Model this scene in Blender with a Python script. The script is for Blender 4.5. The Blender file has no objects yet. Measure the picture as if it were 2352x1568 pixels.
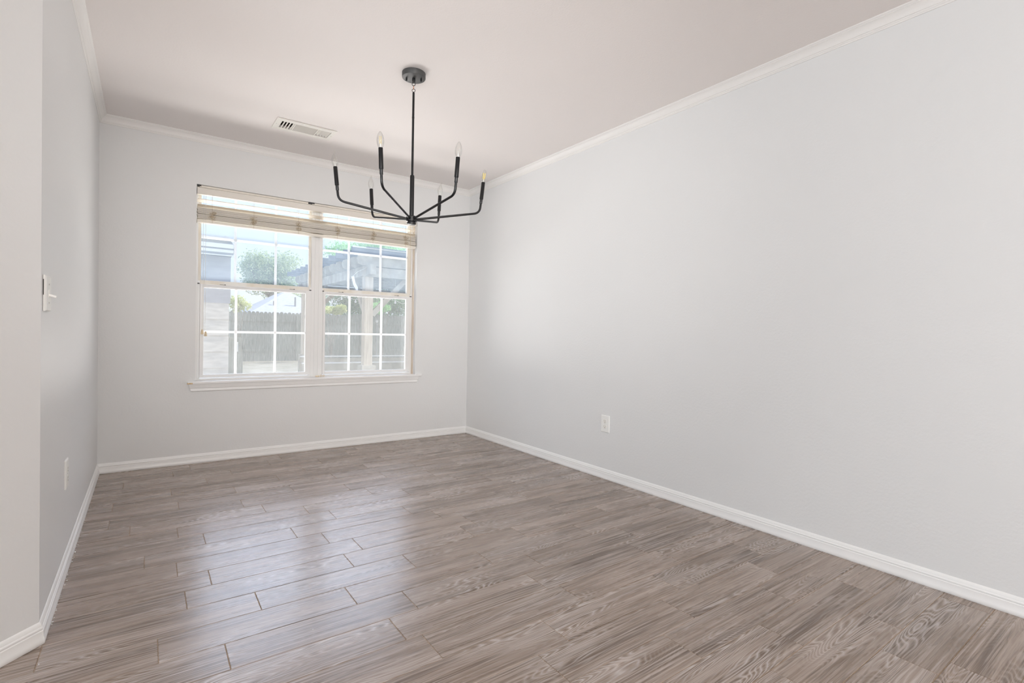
import bpy, bmesh, math, random
from mathutils import Vector, Matrix, noise

S = bpy.context.scene
COL = S.collection
PI = math.pi

# ------------------------------------------------------------------ camera
F_PX = 1167.36663
CAM = Vector((0.271203, -4.444641, 1.008532))
YAW, PITCH, ROLL = 0.62271766, -0.01437507, 0.01908419
W, H = 2.9071, 2.44                       # room width, ceiling height

cd = bpy.data.cameras.new('camera')
cam = bpy.data.objects.new('camera', cd)
COL.objects.link(cam)
fw = Vector((math.sin(YAW)*math.cos(PITCH), math.cos(YAW)*math.cos(PITCH), math.sin(PITCH)))
rt = Vector((math.cos(YAW), -math.sin(YAW), 0))
up = rt.cross(fw)
r2 = rt*math.cos(ROLL) + up*math.sin(ROLL)
u2 = -rt*math.sin(ROLL) + up*math.cos(ROLL)
cam.matrix_world = Matrix(((r2.x, u2.x, -fw.x, CAM.x), (r2.y, u2.y, -fw.y, CAM.y), (r2.z, u2.z, -fw.z, CAM.z), (0, 0, 0, 1)))
cd.sensor_width = 36.0
cd.sensor_fit = 'HORIZONTAL'
cd.lens = F_PX/2352*36.0
cd.clip_start = 0.02
cd.clip_end = 500
S.camera = cam

# ------------------------------------------------------------------ view + sampling hints
S.view_settings.view_transform = 'Standard'
S.view_settings.look = 'None'
S.view_settings.gamma = 1
S.view_settings.use_curve_mapping = False
S.view_settings.exposure = 0.25
S.cycles.use_denoising = True
S.cycles.max_bounces = 9
S.cycles.diffuse_bounces = 6
S.cycles.glossy_bounces = 4
S.cycles.transparent_max_bounces = 14
S.cycles.sample_clamp_indirect = 4.0
S.cycles.caustics_reflective = False
S.cycles.caustics_refractive = False

# ------------------------------------------------------------------ sky
world = bpy.data.worlds.new('sky')
S.world = world
world.use_nodes = True
wn = world.node_tree
wn.nodes.clear()
o_ = wn.nodes.new('ShaderNodeOutputWorld')
bg = wn.nodes.new('ShaderNodeBackground')
tc = wn.nodes.new('ShaderNodeTexCoord')
sx = wn.nodes.new('ShaderNodeSeparateXYZ')
rp = wn.nodes.new('ShaderNodeValToRGB')
wn.links.new(tc.outputs['Generated'], sx.inputs[0])
wn.links.new(sx.outputs['Z'], rp.inputs[0])
wn.links.new(rp.outputs[0], bg.inputs[0])
wn.links.new(bg.outputs[0], o_.inputs[0])
cr = rp.color_ramp
stops = [(0.0, (0.83, 0.91, 0.98), .78), (0.10, (0.75, 0.87, 1.0), .78), (0.30, (0.66, 0.80, 1.0), .85), (1.0, (0.45, 0.62, 1.0), .95)]
cr.elements[0].position = 0.0
cr.elements[1].position = 1.0
for p, c, s in stops:
    e = cr.elements[0] if p == 0.0 else (cr.elements[-1] if p == 1.0 else cr.elements.new(p))
    e.color = (c[0]*s, c[1]*s, c[2]*s, 1)
# bright patch added to the sky, shaped for the window's reflection in the floor
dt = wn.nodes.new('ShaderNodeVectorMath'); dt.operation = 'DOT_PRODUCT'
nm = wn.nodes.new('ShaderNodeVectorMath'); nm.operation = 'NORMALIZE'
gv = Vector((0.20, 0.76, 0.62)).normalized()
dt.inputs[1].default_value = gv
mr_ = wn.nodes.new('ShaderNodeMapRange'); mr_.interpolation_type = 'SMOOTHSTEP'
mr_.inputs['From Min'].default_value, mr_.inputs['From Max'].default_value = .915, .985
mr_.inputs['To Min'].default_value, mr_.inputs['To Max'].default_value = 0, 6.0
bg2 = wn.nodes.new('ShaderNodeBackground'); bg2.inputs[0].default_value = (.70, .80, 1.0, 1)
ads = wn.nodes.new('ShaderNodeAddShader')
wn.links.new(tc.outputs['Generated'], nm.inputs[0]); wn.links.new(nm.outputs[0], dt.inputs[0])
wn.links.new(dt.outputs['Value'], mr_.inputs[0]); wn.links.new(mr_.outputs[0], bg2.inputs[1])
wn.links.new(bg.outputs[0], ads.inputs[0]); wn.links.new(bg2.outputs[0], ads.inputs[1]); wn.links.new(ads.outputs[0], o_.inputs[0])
bg.inputs[1].default_value = 1.0

sd = bpy.data.lights.new('sun', 'SUN')
sd.energy = 4.0
sd.angle = 0.02
sd.color = (1, 0.96, 0.9)
sun = bpy.data.objects.new('sun', sd)
COL.objects.link(sun)
sun.rotation_euler = Vector((0.80, -0.05, 0.75)).to_track_quat('Z', 'Y').to_euler()

def area(name, loc, look, sx_, sy_, power, color, spread=PI):
    l = bpy.data.lights.new(name, 'AREA')
    l.shape = 'RECTANGLE'
    l.size, l.size_y, l.energy, l.color, l.spread = sx_, sy_, power, color, spread
    o = bpy.data.objects.new(name, l)
    o.location = loc
    o.rotation_euler = (Vector(loc)-Vector(look)).to_track_quat('Z', 'Y').to_euler()
    COL.objects.link(o)
    return o
# fill light added at an unseen side opening of the room behind the camera
area('living_side_fill', (-3.42, -5.2, 1.3), (0, -5.2, 1.3), 2.8, 1.6, 78, (0.80, 0.91, 1.0))
# unseen fill light added outside below the sill, aimed up into the room
area('below_sill_fill', (1.45, 1.35, .05), (1.45, -1.2, 1.9), 3.0, 1.5, 208, (1, .965, .935))
# the photographer's flash at the viewpoint
area('flash', (.1, -5.0, 1.4), (2.2, -.6, 1.6), .6, .6, 7.5, (1.0, .985, .97), math.radians(60))
# unseen fill lamps added behind the camera (bulbs are built further down)
FILL_LAMPS = [(0.85, -5.9, 16), (0.5, -7.3, 102)]
for i, (lx, ly, lw) in enumerate(FILL_LAMPS):
    l = bpy.data.lights.new('fill_lamp_light', 'POINT')
    l.energy, l.color, l.shadow_soft_size = lw, (1.0, 0.95, 0.9), 0.14
    o = bpy.data.objects.new('fill_lamp_light', l)
    o.location = (lx, ly, H-0.34)
    COL.objects.link(o)

# ------------------------------------------------------------------ helpers
def tag(o, label=None, cat=None, group=None, kind=None):
    if label: o['label'] = label
    if cat: o['category'] = cat
    if group: o['group'] = group
    if kind: o['kind'] = kind
    return o

def empty(name, loc=(0, 0, 0), rot=(0, 0, 0)):
    o = bpy.data.objects.new(name, None)
    o.location = loc
    o.rotation_euler = rot
    o.empty_display_size = 0.05
    COL.objects.link(o)
    return o

def obj(name, bm, mats, parent=None, smooth=None, bevel=0, bseg=2):
    """link a bmesh as ONE mesh object; smooth = auto smooth angle in degrees"""
    bm.normal_update()
    me = bpy.data.meshes.new(name)
    bm.to_mesh(me)
    bm.free()
    for m in (mats if isinstance(mats, (list, tuple)) else [mats]):
        me.materials.append(m)
    o = bpy.data.objects.new(name, me)
    COL.objects.link(o)
    if parent is not None: o.parent = parent
    if smooth is not None:
        me.polygons.foreach_set('use_smooth', [True]*len(me.polygons))
        try: me.set_sharp_from_angle(angle=math.radians(smooth))
        except Exception: pass
    if bevel:
        b = o.modifiers.new('bevel', 'BEVEL')
        b.width, b.segments, b.limit_method, b.angle_limit = bevel, bseg, 'ANGLE', math.radians(40)
    return o

def box(bm, x0, x1, y0, y1, z0, z1, mi=0, M=None):
    vs = [bm.verts.new((x, y, z)) for x in (x0, x1) for y in (y0, y1) for z in (z0, z1)]
    if M is not None:
        for v in vs: v.co = M @ v.co
    idx = [(0, 1, 3, 2), (4, 6, 7, 5), (0, 4, 5, 1), (2, 3, 7, 6), (0, 2, 6, 4), (1, 5, 7, 3)]
    for f in idx:
        fc = bm.faces.new([vs[i] for i in f])
        fc.material_index = mi
    return vs

def prism(bm, pts, a0, a1, plane='XY', mi=0):
    """extrude the outline pts (2-D) from a0 to a1 along the remaining axis"""
    def P(p, a):
        if plane == 'XY': return (p[0], p[1], a)
        if plane == 'XZ': return (p[0], a, p[1])
        return (a, p[0], p[1])
    A = [bm.verts.new(P(p, a0)) for p in pts]
    B = [bm.verts.new(P(p, a1)) for p in pts]
    n = len(pts)
    fs = [bm.faces.new(A), bm.faces.new(B[::-1])]
    for i in range(n):
        fs.append(bm.faces.new((A[i], B[i], B[(i+1) % n], A[(i+1) % n])))
    for f in fs: f.material_index = mi
    bmesh.ops.recalc_face_normals(bm, faces=fs)

def tube(bm, pts, rad, seg=12, cap=True, mi=0):
    pts = [Vector(p) for p in pts]
    n = len(pts)
    rads = rad if isinstance(rad, (list, tuple)) else [rad]*n
    T = []
    for i in range(n):
        a = pts[max(i-1, 0)]; b = pts[min(i+1, n-1)]
        d = (b-a)
        T.append(d.normalized() if d.length > 1e-9 else Vector((0, 0, 1)))
    ref = Vector((0, 0, 1)) if abs(T[0].z) < .9 else Vector((1, 0, 0))
    u = T[0].cross(ref).normalized()
    rings = []
    for i in range(n):
        u = (u - T[i]*u.dot(T[i])).normalized()
        v = T[i].cross(u)
        rings.append([bm.verts.new(pts[i] + (u*math.cos(2*PI*k/seg) + v*math.sin(2*PI*k/seg))*rads[i]) for k in range(seg)])
    fs = []
    for i in range(n-1):
        for k in range(seg):
            fs.append(bm.faces.new((rings[i][k], rings[i][(k+1) % seg], rings[i+1][(k+1) % seg], rings[i+1][k])))
    if cap:
        fs.append(bm.faces.new(rings[0][::-1])); fs.append(bm.faces.new(rings[-1]))
    for f in fs: f.material_index = mi
    bmesh.ops.recalc_face_normals(bm, faces=fs)

def lathe(bm, prof, c=(0, 0, 0), seg=32, M=None):
    """prof: (radius, z) from bottom to top around the z axis"""
    rings = []
    for r, z in prof:
        if r < 1e-6:
            rings.append([bm.verts.new((c[0], c[1], c[2]+z))])
        else:
            rings.append([bm.verts.new((c[0]+r*math.cos(2*PI*k/seg), c[1]+r*math.sin(2*PI*k/seg), c[2]+z)) for k in range(seg)])
    fs = []
    for a, b in zip(rings, rings[1:]):
        for k in range(seg):
            k2 = (k+1) % seg
            if len(a) == 1 and len(b) == 1: continue
            if len(a) == 1: fs.append(bm.faces.new((a[0], b[k], b[k2])))
            elif len(b) == 1: fs.append(bm.faces.new((a[k], a[k2], b[0])))
            else: fs.append(bm.faces.new((a[k], a[k2], b[k2], b[k])))
    if len(rings[0]) > 1: fs.append(bm.faces.new(rings[0][::-1]))
    if len(rings[-1]) > 1: fs.append(bm.faces.new(rings[-1]))
    bmesh.ops.recalc_face_normals(bm, faces=fs)
    if M is not None:
        for rg in rings:
            for v in rg: v.co = M @ v.co

def sweep_seg(bm, a, b, na, nb, prof, zbase):
    """moulding along the wall from a to b; na, nb: mitre offset vectors at both ends (2-D, per metre of projection)"""
    A = [bm.verts.new((a[0]+na[0]*d, a[1]+na[1]*d, zbase+z)) for d, z in prof]
    B = [bm.verts.new((b[0]+nb[0]*d, b[1]+nb[1]*d, zbase+z)) for d, z in prof]
    fs = []
    for i in range(len(prof)-1):
        fs.append(bm.faces.new((A[i], A[i+1], B[i+1], B[i])))
    fs.append(bm.faces.new((A[-1], A[0], B[0], B[-1])))
    fs.append(bm.faces.new(A)); fs.append(bm.faces.new(B[::-1]))
    bmesh.ops.recalc_face_normals(bm, faces=fs)

def copy_tree(o, parent=None):
    c = o.copy()
    COL.objects.link(c)
    if parent is not None: c.parent = parent
    for ch in list(o.children): copy_tree(ch, c)
    return c

# ------------------------------------------------------------------ materials
def mat(name, color=(.8, .8, .8), rough=.5, metal=0, spec=.5, **kw):
    m = bpy.data.materials.new(name)
    m.use_nodes = True
    b = m.node_tree.nodes['Principled BSDF']
    b.inputs['Base Color'].default_value = (*color, 1)
    b.inputs['Roughness'].default_value = rough
    b.inputs['Metallic'].default_value = metal
    b.inputs['Specular IOR Level'].default_value = spec
    for k, v in kw.items():
        b.inputs[k].default_value = v
    return m

def N(m, t, **kw):
    n = m.node_tree.nodes.new(t)
    for k, v in kw.items(): setattr(n, k, v)
    return n
def L(m, a, b): m.node_tree.links.new(a, b)
def bsdf(m): return m.node_tree.nodes['Principled BSDF']

def add_bump(m, scale, strength, dist=0.002, detail=3, coord='Object'):
    t = N(m, 'ShaderNodeTexCoord'); n = N(m, 'ShaderNodeTexNoise'); b = N(m, 'ShaderNodeBump')
    n.inputs['Scale'].default_value = scale
    n.inputs['Detail'].default_value = detail
    b.inputs['Strength'].default_value = strength
    b.inputs['Distance'].default_value = dist
    L(m, t.outputs[coord], n.inputs['Vector']); L(m, n.outputs['Fac'], b.inputs['Height'])
    L(m, b.outputs[0], bsdf(m).inputs['Normal'])
    return n

def add_mottle(m, c1, c2, scale, detail=4, stretch=None, lo=.35, hi=.65):
    t = N(m, 'ShaderNodeTexCoord'); n = N(m, 'ShaderNodeTexNoise'); r = N(m, 'ShaderNodeValToRGB')
    n.inputs['Scale'].default_value = scale
    n.inputs['Detail'].default_value = detail
    src = t.outputs['Object']
    if stretch:
        mp = N(m, 'ShaderNodeMapping'); mp.inputs['Scale'].default_value = stretch
        L(m, src, mp.inputs[0]); src = mp.outputs[0]
    L(m, src, n.inputs['Vector']); L(m, n.outputs['Fac'], r.inputs[0])
    r.color_ramp.elements[0].position, r.color_ramp.elements[1].position = lo, hi
    r.color_ramp.elements[0].color = (*c1, 1); r.color_ramp.elements[1].color = (*c2, 1)
    L(m, r.outputs[0], bsdf(m).inputs['Base Color'])
    return r

WALL = mat('wall_paint', (.79, .795, .795), .5, spec=.5)
add_bump(WALL, 75, .32, .0022, 4)
CEIL = mat('ceiling_paint', (.885, .845, .828), .8, spec=.2)
add_bump(CEIL, 110, .42, .0022, 4)
TRIM = mat('trim_paint', (.90, .898, .89), .33, spec=.5)
CROWN = mat('crown_paint', (.87, .855, .838), .4, spec=.4)
VINYL = mat('window_vinyl', (.86, .86, .855), .38)
CREAMV = mat('aged_vinyl', (.83, .80, .74), .45)
add_mottle(CREAMV, (.76, .70, .60), (.85, .83, .79), 9, 4, (1, 1, .25))
STAIN = mat('stained_vinyl', (.7, .6, .5), .6)
add_mottle(STAIN, (.50, .36, .25), (.80, .72, .62), 14, 5, (1, 1, .18), .3, .6)
BLACKGAP = mat('dark_grime', (.05, .05, .05), .7)
CHIP = mat('bare_wood', (.55, .38, .2), .7)
add_mottle(CHIP, (.42, .27, .13), (.66, .5, .3), 60)
BLACK = mat('satin_black_metal', (.006, .006, .007), .33, spec=.4)
add_bump(BLACK, 500, .05, .0003)
BRONZE = mat('canopy_black_metal', (.045, .045, .045), .5, spec=.6)
COPPER = mat('bare_copper', (.55, .28, .17), .3, metal=1)
PLATE = mat('outlet_plastic', (.90, .90, .875), .3)
RECEP = mat('receptacle_plastic', (.88, .87, .82), .35)
SLOT = mat('slot_dark', (.03, .028, .025), .6)
GREYSLOT = mat('slot_grey', (.42, .41, .40), .6)
VENT = mat('vent_enamel', (.84, .82, .77), .4)
DUCT = mat('duct_dark', (.065, .055, .045), .8)
SCREW = mat('screw_metal', (.6, .58, .55), .35, metal=.7)

def translucent_mat(name, col, tcol, fac, rough=.5):
    m = mat(name, col, rough)
    t = N(m, 'ShaderNodeBsdfTranslucent'); x = N(m, 'ShaderNodeMixShader')
    t.inputs[0].default_value = (*tcol, 1)
    x.inputs[0].default_value = fac
    out = m.node_tree.nodes['Material Output']
    L(m, bsdf(m).outputs[0], x.inputs[1]); L(m, t.outputs[0], x.inputs[2]); L(m, x.outputs[0], out.inputs[0])
    return m
SLAT = translucent_mat('blind_slat', (.95, .91, .84), (.97, .88, .72), .24)
VALANCE = translucent_mat('blind_valance', (.88, .84, .78), (.9, .8, .65), .1)
RAIL = translucent_mat('blind_rail', (.92, .88, .80), (.95, .85, .68), .12)
MUNT = translucent_mat('muntin_vinyl', (.9, .9, .9), (.98, .98, .98), .5, .4)
STRING = mat('ladder_string', (.52, .42, .28), .9)
CORD = translucent_mat('lift_cord', (.86, .84, .8), (.9, .9, .85), .3)
TASSEL = mat('tassel_wood', (.76, .63, .44), .5)

def glass_mat(name, veil, veil_col, tint=(1, 1, 1)):
    """thin pane: clear transmission, a dusty translucent film that also paints in haze, a Fresnel reflection"""
    m = bpy.data.materials.new(name); m.use_nodes = True
    nt = m.node_tree; nt.nodes.clear()
    out = N(m, 'ShaderNodeOutputMaterial')
    tr = N(m, 'ShaderNodeBsdfTransparent'); tr.inputs[0].default_value = (*tint, 1)
    tl = N(m, 'ShaderNodeBsdfTranslucent'); tl.inputs[0].default_value = (*veil_col, 1)
    df = N(m, 'ShaderNodeBsdfDiffuse'); df.inputs[0].default_value = (*veil_col, 1)
    gl = N(m, 'ShaderNodeBsdfGlossy'); gl.inputs['Roughness'].default_value = .02
    fr = N(m, 'ShaderNodeFresnel')
    ge = N(m, 'ShaderNodeNewGeometry'); io = N(m, 'ShaderNodeMapRange')   # same air-to-glass index on both faces of the thin pane
    io.inputs['To Min'].default_value = 1.35; io.inputs['To Max'].default_value = 1/1.35
    L(m, ge.outputs['Backfacing'], io.inputs[0]); L(m, io.outputs[0], fr.inputs[0])
    film = N(m, 'ShaderNodeMixShader'); film.inputs[0].default_value = .4
    L(m, tl.outputs[0], film.inputs[1]); L(m, df.outputs[0], film.inputs[2])
    v = N(m, 'ShaderNodeMixShader')
    t = N(m, 'ShaderNodeTexCoord'); n = N(m, 'ShaderNodeTexNoise'); mr = N(m, 'ShaderNodeMapRange')
    n.inputs['Scale'].default_value = 6; n.inputs['Detail'].default_value = 5
    L(m, t.outputs['Object'], n.inputs['Vector']); L(m, n.outputs['Fac'], mr.inputs[0])
    mr.inputs['From Min'].default_value = .3; mr.inputs['From Max'].default_value = .7
    mr.inputs['To Min'].default_value = veil*.85; mr.inputs['To Max'].default_value = veil*1.15
    L(m, mr.outputs[0], v.inputs[0])
    L(m, tr.outputs[0], v.inputs[1]); L(m, film.outputs[0], v.inputs[2])
    g = N(m, 'ShaderNodeMixShader')
    L(m, fr.outputs[0], g.inputs[0]); L(m, v.outputs[0], g.inputs[1]); L(m, gl.outputs[0], g.inputs[2])
    L(m, g.outputs[0], out.inputs[0])
    return m
GLASS = glass_mat('dusty_haze_glass', .125, (.72, .87, 1.0))  # besides dust, the bluish film paints glare haze over the outdoor view
GLASSC = glass_mat('clean_glass', .02, (.93, .95, .97))
SCREEN = glass_mat('insect_screen_mesh', .055, (.80, .84, .83))
BULBG = bpy.data.materials.new('bulb_glass'); BULBG.use_nodes = True
_m = BULBG; _m.node_tree.nodes.clear()
_o = N(_m, 'ShaderNodeOutputMaterial'); _t = N(_m, 'ShaderNodeBsdfTransparent'); _g = N(_m, 'ShaderNodeBsdfGlossy')
_g.inputs['Roughness'].default_value = .03; _t.inputs[0].default_value = (.97, .97, .96, 1)
_l = N(_m, 'ShaderNodeLayerWeight'); _l.inputs[0].default_value = .32
_x = N(_m, 'ShaderNodeMixShader')
L(_m, _l.outputs['Facing'], _x.inputs[0]); L(_m, _t.outputs[0], _x.inputs[1]); L(_m, _g.outputs[0], _x.inputs[2]); L(_m, _x.outputs[0], _o.inputs[0])
FILY = mat('yellow_filament', (.9, .72, .22), .5)
FILC = mat('clear_stem', (.9, .9, .88), .15)
LAMPG = mat('fill_lamp_opal_glass', (.9, .88, .84), .3)
bsdf(LAMPG).inputs['Emission Color'].default_value = (1, .85, .7, 1)
bsdf(LAMPG).inputs['Emission Strength'].default_value = 2.0

def floor_mats():
    m = mat('wood_look_tile', (.3, .26, .22), .3)
    b = bsdf(m)
    uv = N(m, 'ShaderNodeUVMap'); uv.uv_map = 'plank'
    at = N(m, 'ShaderNodeVertexColor'); at.layer_name = 'tone'
    def noise_(scale, detail, stretch, rough=.5, dist=0):
        mp = N(m, 'ShaderNodeMapping'); mp.inputs['Scale'].default_value = (*stretch, 1)
        n = N(m, 'ShaderNodeTexNoise'); n.noise_dimensions = '2D'
        n.inputs['Scale'].default_value = scale; n.inputs['Detail'].default_value = detail
        n.inputs['Roughness'].default_value = rough; n.inputs['Distortion'].default_value = dist
        L(m, uv.outputs[0], mp.inputs[0]); L(m, mp.outputs[0], n.inputs['Vector'])
        return n.outputs['Fac']
    def math_(op, a, b_=None, clamp=False):
        n = N(m, 'ShaderNodeMath'); n.operation = op; n.use_clamp = clamp
        for i, s in enumerate((a, b_)):
            if s is None: continue
            if isinstance(s, (int, float)): n.inputs[i].default_value = s
            else: L(m, s, n.inputs[i])
        return n.outputs[0]
    def ramp(fac, els):
        r = N(m, 'ShaderNodeValToRGB')
        L(m, fac, r.inputs[0])
        e = r.color_ramp.elements
        e[0].position, e[0].color = els[0][0], (*els[0][1], 1)
        e[1].position, e[1].color = els[-1][0], (*els[-1][1], 1)
        for p, c in els[1:-1]:
            k = e.new(p); k.color = (*c, 1)
        return r.outputs[0]
    def mix(fac, a, b_, bt='MIX'):
        n = N(m, 'ShaderNodeMix'); n.data_type = 'RGBA'; n.blend_type = bt
        for i, s in ((0, fac), (6, a), (7, b_)):
            if isinstance(s, (int, float)): n.inputs[i].default_value = s
            elif isinstance(s, tuple): n.inputs[i].default_value = (*s, 1)
            else: L(m, s, n.inputs[i])
        return n.outputs[2]
    # contour lines of a stretched height field give cathedral grain and knots
    field = noise_(1.0, 2.0, (1.0, 8.5), .45, .12)
    fine = noise_(1.0, 3, (14, 90), .6)
    wob = math_('MULTIPLY', fine, .012)
    f2 = math_('ADD', field, wob)
    rings = math_('PINGPONG', math_('MULTIPLY', f2, 40.0), .5)
    lines = ramp(rings, [(.0, (1, 1, 1)), (.16, (.45, .45, .45)), (.38, (0, 0, 0))])
    streak = noise_(1.0, 4, (2.2, 150), .65)
    broad = noise_(1.0, 3, (1.0, 15), .55)
    patch = noise_(1.0, 2, (1.5, 5), .5)
    base = ramp(broad, [(.30, (.110, .072, .048)), (.50, (.205, .146, .106)), (.70, (.310, .240, .196))])
    base = mix(ramp(streak, [(.42, (0, 0, 0)), (.70, (1, 1, 1))]), base, (.44, .365, .32))
    dark = ramp(noise_(1.0, 3, (5, 160), .6), [(.33, (1, 1, 1)), (.45, (0, 0, 0))])
    base = mix(math_('MULTIPLY', dark, .45), base, (.085, .060, .044))
    lm = math_('MULTIPLY', lines, ramp(patch, [(.44, (.10, .10, .10)), (.64, (.90, .90, .90))]))
    base = mix(lm, base, (.53, .47, .44))
    tone = N(m, 'ShaderNodeMix'); tone.data_type = 'RGBA'; tone.blend_type = 'MULTIPLY'; tone.inputs[0].default_value = 1
    L(m, base, tone.inputs[6]); L(m, at.outputs[0], tone.inputs[7])
    L(m, tone.outputs[2], b.inputs['Base Color'])
    b.inputs['Specular IOR Level'].default_value = .75
    rr = N(m, 'ShaderNodeMapRange'); L(m, broad, rr.inputs[0])
    rr.inputs['To Min'].default_value = .23; rr.inputs['To Max'].default_value = .31
    L(m, rr.outputs[0], b.inputs['Roughness'])
    bp = N(m, 'ShaderNodeBump'); bp.inputs['Strength'].default_value = .12; bp.inputs['Distance'].default_value = .0006
    L(m, streak, bp.inputs['Height']); L(m, bp.outputs[0], b.inputs['Normal'])
    g = mat('tile_grout', (.33, .25, .18), .85, spec=.2)
    add_mottle(g, (.30, .22, .15), (.44, .33, .24), 40)
    return m, g
TILE, GROUT = floor_mats()

# ------------------------------------------------------------------ room shell
YR, XL = -8.0, -3.5        # rear wall, far-left wall of the open-plan area
CORN = -2.288                          # where the left wall ends and its 45 degree end starts
CLIP = 0.083
rng = random.Random(7)

# floor: plank tiles 0.6 x 0.15 m with real grout joints; joint offsets read row by row
OFF = {-12: 1.026, -11: .155, -10: .597, -9: .397, -8: .122, -7: .422, -6: .12, -5: .208, -4: .400, -3: .501, -2: .268, -1: .379,
       0: .485, 1: .395, 2: .010, 3: .306, 4: .480, 5: .366, 6: .42, 7: 1.411, 8: 1.882, 9: 1.70, 10: 2.639, 11: 2.431, 12: 2.232, 13: 2.338}
LP, RP, Y0 = .6035, .1513, -2.003
bm = bmesh.new()
uvl = bm.loops.layers.uv.new('plank')
cl = bm.loops.layers.float_color.new('tone')
gx0, gx1, gy0, gy1 = XL, W, YR, 0.0
GJ = .0021
for k in range(-15, 41):
    ya, yb = Y0-RP*k-RP, Y0-RP*k
    if yb < gy0 or ya > gy1: continue
    off = OFF.get(k, rng.uniform(0, LP))
    x = off - math.ceil((off-gx0)/LP)*LP
    while x < gx1:
        a, b = max(x, gx0), min(x+LP, gx1)
        c, d = max(ya, gy0), min(yb, gy1)
        u0, v0 = rng.uniform(0, 80), rng.uniform(0, 80)
        flip = rng.choice((-1, 1))
        t = rng.uniform(.92, 1.06); w_ = rng.uniform(-.008, .014)
        col = (t*(1+w_), t, t*(1-w_), 1)
        if b-a > .01 and d-c > .01:
            co = [(a+GJ, c+GJ), (b-GJ, c+GJ), (b-GJ, d-GJ), (a+GJ, d-GJ)]
            top = [bm.verts.new((p[0], p[1], 0)) for p in co]
            bot = [bm.verts.new((p[0]+(GJ*.6 if p[0] > (a+b)/2 else -GJ*.6), p[1]+(GJ*.6 if p[1] > (c+d)/2 else -GJ*.6), -.0016)) for p in co]
            fs = [bm.faces.new(top)] + [bm.faces.new((top[i], bot[i], bot[(i+1) % 4], top[(i+1) % 4])) for i in range(4)]
            for f in fs:
                for lp in f.loops:
                    lp[uvl].uv = (u0+flip*(lp.vert.co.x-x), v0+(lp.vert.co.y-ya))
                    lp[cl] = col
        x += LP
fs = list(bm.faces)
bmesh.ops.recalc_face_normals(bm, faces=fs)
for f in fs:
    if abs(f.normal.z) > .9 and f.normal.z < 0: f.normal_flip()
box(bm, gx0-.15, gx1+.15, gy0-.15, .155, -.10, -.0015, 1)
tag(obj('floor', bm, [TILE, GROUT]), 'grey brown wood-look plank tile floor with thin grout joints', 'floor', kind='structure')

# ceiling slab with the duct opening of the register
VX0, VX1, VY0, VY1 = 1.006, 1.340, -.675, -.545
bm = bmesh.new()
xs = [XL-.15, VX0, VX1, W+.15]; ys = [YR-.15, VY0, VY1, .155]
for i in range(3):
    for j in range(3):
        if i == 1 and j == 1: continue
        box(bm, xs[i], xs[i+1], ys[j], ys[j+1], H, H+.22)
bmesh.ops.remove_doubles(bm, verts=bm.verts, dist=1e-5)
# drop the coincident inner faces left by the grid of boxes
seen = {}
for f in list(bm.faces):
    seen.setdefault(tuple(sorted(v.index for v in f.verts)), []).append(f)
bm.verts.index_update()
seen = {}
for f in list(bm.faces):
    seen.setdefault(tuple(sorted(v.index for v in f.verts)), []).append(f)
for g in seen.values():
    if len(g) > 1:
        for f in g: bm.faces.remove(f)
tag(obj('ceiling', bm, CEIL), 'smooth off-white ceiling with fine stipple texture', 'ceiling', kind='structure')
bm = bmesh.new()
box(bm, VX0+.0005, VX1-.0005, VY0+.0005, VY1-.0005, H+.10, H+.12)
for a_ in ((VX0+.0005, VX0+.003, VY0+.0005, VY1-.0005), (VX1-.003, VX1-.0005, VY0+.0005, VY1-.0005), (VX0+.003, VX1-.003, VY0+.0005, VY0+.003), (VX0+.003, VX1-.003, VY1-.003, VY1-.0005)):
    box(bm, *a_, H+.014, H+.10)
obj('duct_cap', bm, DUCT)  # re-parented to the register below
DUCTCAP = COL.objects['duct_cap']

WO = (.562, 2.337, .600, 2.077)   # dining window opening x0 x1 z0 z1
def wall_with_hole(name, label, axis, a0, a1, t0, t1, hole, m=WALL):
    bm = bmesh.new()
    h0, h1, z0, z1 = hole
    def B(p0, p1, q0, q1):
        if axis == 'x': box(bm, p0, p1, t0, t1, q0, q1)
        else: box(bm, t0, t1, p0, p1, q0, q1)
    if axis == 'x':
        out = [(a0, -.0), (a1, 0), (a1, H), (a0, H)]
    for (p, q) in ((a0, h0), (h1, a1)): B(p, q, -.0, H)
    if z0 > .01: B(h0, h1, -.0, z0)
    B(h0, h1, z1, H)
    bmesh.ops.remove_doubles(bm, verts=bm.verts, dist=1e-5)
    return tag(obj(name, bm, m), label, 'wall', kind='structure')
wall_with_hole('wall_back', 'pale grey wall with the double window', 'x', -.15, W+.15, 0, .15, WO)
bm = bmesh.new(); box(bm, W, W+.15, YR, 0, 0, H)
tag(obj('wall_right', bm, WALL), 'long bare pale grey wall on the right', 'wall', kind='structure')
bm = bmesh.new()
prism(bm, [(0, 0), (0, CORN), (-CLIP, CORN-CLIP), (-.15, CORN-CLIP), (-.15, 0)], 0, H)
tag(obj('wall_left', bm, WALL), 'pale grey side wall on the left with a clipped 45 degree end', 'wall', kind='structure')
bm = bmesh.new(); box(bm, XL, -.15, CORN-CLIP, CORN-CLIP+.14, 0, H)
tag(obj('wall_hall', bm, WALL), 'pale grey wall of the adjoining room beyond the clipped corner', 'wall', kind='structure')
wall_with_hole('wall_living', 'pale grey far side wall of the adjoining room', 'y', YR, CORN-CLIP+.14, XL-.15, XL, (-6.6, -3.8, .5, 2.1))
bm = bmesh.new(); box(bm, XL-.15, W+.15, YR-.15, YR, 0, H)
tag(obj('wall_rear', bm, WALL), 'pale grey wall behind the viewpoint', 'wall', kind='structure')

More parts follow.
